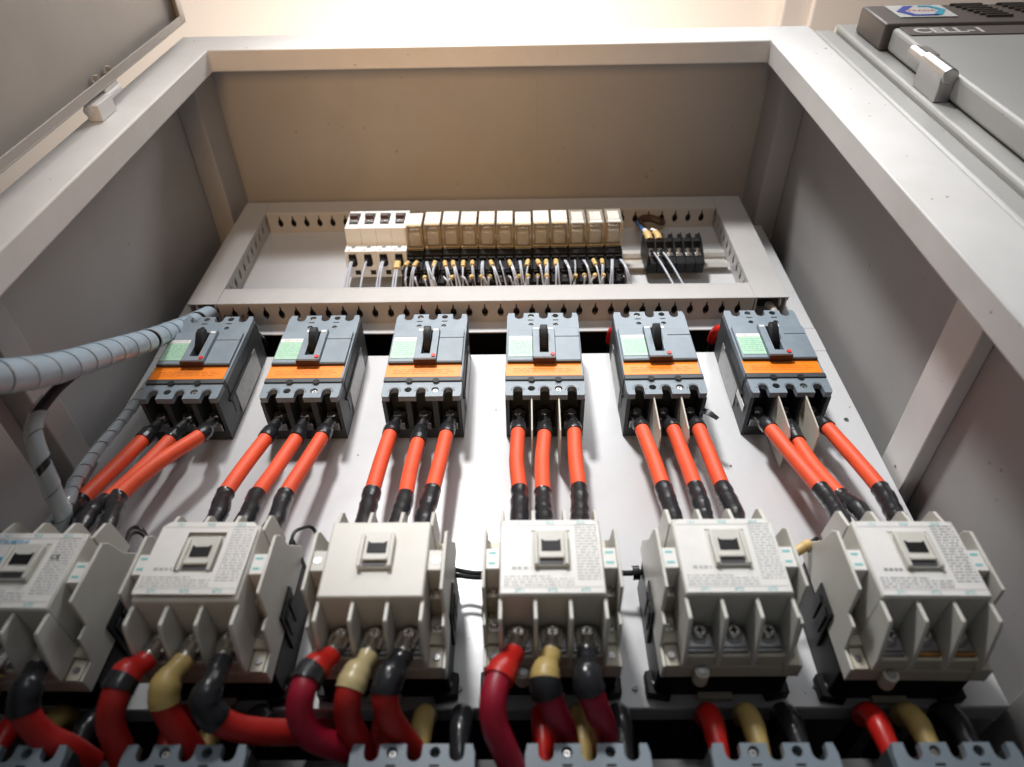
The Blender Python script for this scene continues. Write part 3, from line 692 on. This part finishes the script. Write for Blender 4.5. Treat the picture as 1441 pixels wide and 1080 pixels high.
# ---------------------------------------------------------------- load cables under the contactors
def load_cable(i, k, pix, sleeve, cable, label, r=8.2, t_s=.42, band=True, ends=None):
    p0 = Vector((CX[i][0]+(-22.2, 0, 22.2)[k], -73.4, CX[i][1]-39))
    d0 = ((Vector(at(*pix[0]))-p0).normalized()+Vector((0, -.1, -.55))).normalized()*14; pts = [p0, p0+d0] + [at(*q) for q in pix]; path = spline(pts, 8)
    t = thing('load_cable', label, 'cable', (0, 0, 0))
    B().tube(cut(path, t_s-.03, 1), r, n=18).build('jacket', cable, t)
    Lp = sum((v-u).length for u, v in zip(path, path[1:])); c = cut(path, 13/Lp, t_s); n = len(c); B().tube(c, [(6.7 if j < n*.3 else 6.7+(r-5.5)*min(1, (j-n*.3)/(n*.25)))+random.uniform(-.3, .3) for j in range(n)], n=18).build('sleeve', sleeve, t)
    if band: c = cut(path, t_s-.03, t_s+.055); B().tube(c, r+1.6, n=18).build('tape_band', BLKSL, t)
    ring_lug(t, p0+Vector((0, 0, 2)), p0+d0+Vector((0, 0, 1)), ZINC, 7.2)
    return t
cn = ['beside the harness', 'with the peeling label', 'with the plain face', 'fourth from the harness']
LC = [
 (0, 1, [(-32, 965, -62), (-40, 1010, -50), (-30, 1080, -40)], YELSL, REDCABLE, .45, 0),
 (0, 2, [(40, 965, -80), (34, 1000, -72), (60, 1035, -55), (100, 1055, -40), (130, 1075, -22)], BLKSL, REDCABLE, .42, 0),
 (1, 0, [(178, 950, -80), (160, 985, -78), (156, 1020, -66), (170, 1058, -48), (180, 1095, -30)], REDSL, REDCABLE, .33, 1),
 (1, 1, [(236, 958, -78), (232, 992, -70), (252, 1030, -54), (276, 1065, -36), (290, 1100, -22)], YELSL, REDCABLE, .42, 0),
 (1, 2, [(298, 962, -80), (289, 992, -76), (320, 1020, -60), (370, 1030, -44), (430, 1030, -25), (470, 1028, 10)], BLKSL, REDCABLE, .36, 0),
 (2, 0, [(440, 944, -82), (426, 972, -84), (422, 1005, -76), (438, 1036, -62), (480, 1052, -44), (520, 1060, -25)], REDSL, CRIMSON, .27, 1),
 (2, 1, [(502, 948, -78), (490, 980, -76), (490, 1012, -62), (505, 1045, -44), (515, 1075, -28)], PALESL, REDCABLE, .40, 0),
 (2, 2, [(552, 946, -78), (542, 976, -76), (548, 1010, -62), (570, 1042, -42), (590, 1070, -24)], BLKSL, REDCABLE, .40, 0),
 (3, 0, [(704, 950, -84), (694, 985, -84), (696, 1020, -76), (710, 1055, -64), (725, 1090, -50), (735, 1120, -40)], REDSL, CRIMSON, .34, 0),
 (3, 1, [(768, 945, -80), (768, 968, -78), (780, 1000, -64), (794, 1030, -44), (800, 1060, -26)], YELSL, CRIMSON, .38, 1),
 (3, 2, [(826, 942, -80), (828, 965, -80), (840, 998, -66), (850, 1028, -46), (852, 1060, -26)], BLKSL, CRIMSON, .42, 0)]
cname = {id(YELSL): 'yellow', id(PALESL): 'pale yellow', id(REDSL): 'red', id(BLKSL): 'black'}
for i, k, pix, sl, cb_, ts, bd in LC:
    load_cable(i, k, pix, sl, cb_, 'thick red load cable with %s sleeve under the contactor %s' % (cname[id(sl)], cn[i]), t_s=ts, band=bool(bd))
# feeds rising behind the bottom breakers
NX = (-24.8, 1, 26.6)
def feed(p0, pts, m, label, group, r=7.6):
    path = spline(pts, 7)
    t = thing('feed_cable', label, 'cable', (0, 0, 0), group)
    c = cut(path, .06, .46); n = len(c); B().tube(c, [5.2+(r-5.2)*min(1, j/(n*.5)) for j in range(n)], n=16).build('sleeve', m, t)
    B().tube(cut(path, .45, 1), r-2.2, n=12).build('jacket', WIREB, t)
    ring_lug(t, p0-Vector((0, 0, 4)), path[4], ZINC)
for i, x in enumerate(BBX):
    for k, (m, cnm) in enumerate(((REDSL, 'red'), (YELSL, 'yellow'), (BLKSL, 'black'))):
        p0 = Vector((x+NX[k], -27, -323))
        pts = [p0, p0+Vector((-.5, -1, 9)), (x+NX[k]-1, -28, -300), (x+NX[k]-1, -24, -285), (x+NX[k]-1, -8, -276), (x+NX[k]-1, 60, -276)]
        feed(p0, pts, m, '%s sleeved feed cable on the %s bottom breaker from the harness' % (cnm, ordw[i]), 'feed cables of the bottom breakers')
for i, x in enumerate(BX):
    for k, (m, cnm) in enumerate(((REDSL, 'red'), (YELSL, 'yellow'), (BLKSL, 'black'))):
        p0 = Vector((x+NX[k], -28, 120)); sx = -9 if (i > 3 and k == 0) else 0
        pts = [p0, p0+Vector((sx*.4, -1, 9)), (x+NX[k]+sx, -26, 136), (x+NX[k]+sx, -8, 149), (x+NX[k]+sx, 20, 152), (x+NX[k]+sx, 60, 150)]
        feed(p0, pts, m, '%s sleeved supply cable on top of the %s breaker from the harness' % (cnm, ordw[i]), 'supply cables above the breakers', 6)
# ---------------------------------------------------------------- spiral wrapped harness
def harness(label, pts, radii, m, pitch, gap, start=0, name='cable_harness', core=WIREB):
    t = thing(name, label, 'harness', (0, 0, 0)); path = spline(pts, 14); n = len(path)
    def rad(i):
        f = i/(n-1)*(len(radii)-1); a = int(min(f, len(radii)-2)); return radii[a]+(radii[a+1]-radii[a])*(f-a)
    B().tube(path, [rad(i)-1.3 for i in range(n)], n=16).build('dark_wire_fill', core, t)
    # wrap: helical band, slightly overlapping edges so that each turn shows its rim
    L = [0]
    for u, v in zip(path, path[1:]): L.append(L[-1]+(v-u).length)
    T = [(path[min(i+1, n-1)]-path[max(i-1, 0)]).normalized() for i in range(n)]
    U = []; u = T[0].orthogonal().normalized()
    for i in range(n): u = (u-T[i]*u.dot(T[i])).normalized(); U.append(u)
    def frame(s_):
        s_ = max(0, min(L[-1], s_))
        for i in range(n-1):
            if s_ <= L[i+1]+1e-9:
                f = (s_-L[i])/(L[i+1]-L[i]); p = path[i].lerp(path[i+1], f); tt = T[i].lerp(T[i+1], f).normalized(); uu = U[i].lerp(U[i+1], f); uu = (uu-tt*uu.dot(tt)).normalized()
                return p, tt, uu, rad(i)+(rad(i+1)-rad(i))*f
        return path[-1], T[-1], U[-1], rad(n-1)
    turns = int(L[-1]*(1-start)/pitch); nn = 28; b = B(); vs = []; prof = ((0, -.2), (.015, .55), (.5, .85), (.985, 1.2), (1, .2))
    slack = [random.uniform(0, 1) for _ in range(turns+2)]
    for q in range(turns*nn+1):
        ph = 2*math.pi*q/nn; base = start*L[-1]+q/nn*pitch; g = (.035+gap*slack[q//nn]**6)*pitch*.5
        for a, hgt in prof:
            s_ = base+g+(pitch-g)*a*1.0
            p, tt, uu, r = frame(s_); ww = tt.cross(uu)
            vs.append(p+(uu*math.cos(ph)+ww*math.sin(ph))*(r+hgt*1.0-.4))
    k = len(prof); fs = []
    for q in range(turns*nn):
        for a in range(k-1): fs.append((q*k+a, (q+1)*k+a, (q+1)*k+a+1, q*k+a+1))
    b.add(vs, fs); b.build('spiral_wrap', m, t, ang=60)
    return t
harness('thick blue grey spiral wrapped harness running from the trunking towards the door', [(-372, -16, 205), at(272, 452, -32), at(240, 466, -58), at(205, 480, -85), at(150, 497, -120), at(95, 514, -150), at(50, 524, -170), at(0, 530, -190), at(-60, 530, -215), at(-130, 520, -245)], [8, 9, 10.5, 11.5, 12, 12, 12], SPIRAL, 24, .5)
harness('thinner clear spiral wrapped branch bending down towards the first contactor', [at(120, 515, -135), at(80, 548, -138), at(50, 590, -136), at(50, 625, -128), at(64, 665, -112), at(80, 705, -92), at(92, 735, -78), (-375, -60, -172)], [5, 5.5, 6.3, 6.3, 6], SPIRALC, 22, .5, start=.22)
harness('thin clear spiral wrapped branch lying along the plate edge beside the first breaker', [(-395, -18, 150), (-396, -22, 80), at(195, 562, -30), at(165, 600, -40), at(130, 642, -52), at(104, 682, -64), at(92, 712, -72), (-385, -60, -178)], [4.6, 4.6, 5, 5], SPIRALC, 19, .1)
# ---------------------------------------------------------------- small wires
def wires(label, lst, r, m, group=None, sleeve=None, sl_m=None):
    for p in lst: wire('control_wire', label, p, r, m, group, sleeve, boot=False, sl_m=sl_m)
wires('black coil wire bridging the loose label contactor and the one beside the harness', [[(-300, -50, -208), at(180, 752, -40), at(205, 752, -32), (-274, -50, -208)], [(-300, -56, -216), at(180, 760, -46), at(205, 758, -40), (-274, -56, -214)]], 1.5, WIREB, 'coil wires by the first contactor')
wires('thin black coil wire looping between the peeling label contactor and the plain one', [[(-182, -50, -210), at(410, 762, -60), at(425, 744, -55), at(445, 752, -45), (-156, -50, -212)], [(-182, -52, -216), at(408, 768, -50), at(418, 772, -45), (-156, -54, -220)]], 1.4, WIREB, 'coil wires by the plain contactor')
wires('black coil wire between the plain contactor and the fourth one', [[at(628, 799, -30), at(650, 804, -24), at(670, 807, -24), at(694, 806, -30)], [at(628, 808, -30), at(650, 811, -26), at(670, 813, -26), at(694, 812, -30)]], 1.9, WIREB, 'coil wires by the fourth contactor')
wires('short black coil wire with plug joining the fourth and fifth contactors', [[at(862, 805, -28), at(880, 807, -28), at(898, 806, -28), at(922, 804, -28)]], 2.2, WIREB, None, (.45, .62), BLKSL)
wires('stray wire end with yellow ferrule between the last two contactors', [[(168, -50, -186), at(1128, 772, -60), at(1136, 767, -62), at(1150, 758, -60), (199, -56, -176)]], 1.5, WIREB, None, (.34, .6))
wires('thin dark wire leaving the trunking corner beside the spiral harness', [[(-366+7*i, -12, 200), (-360+7*i, -14, 186), (-350+8*i, -16, 168), (-342+8*i, -10, 140)] for i in range(5)], 1.3, WIREBR, 'dark wires at the trunking corner')
wires('pale cable leaving the trunking corner above the end breaker by the side wall', [[(276, -14, 200), (279, -16, 186), (272, -18, 165), (268, -14, 140), (266, -20, 122)]], 4, mat('pale_cable', (.5, .46, .4), .4), None)
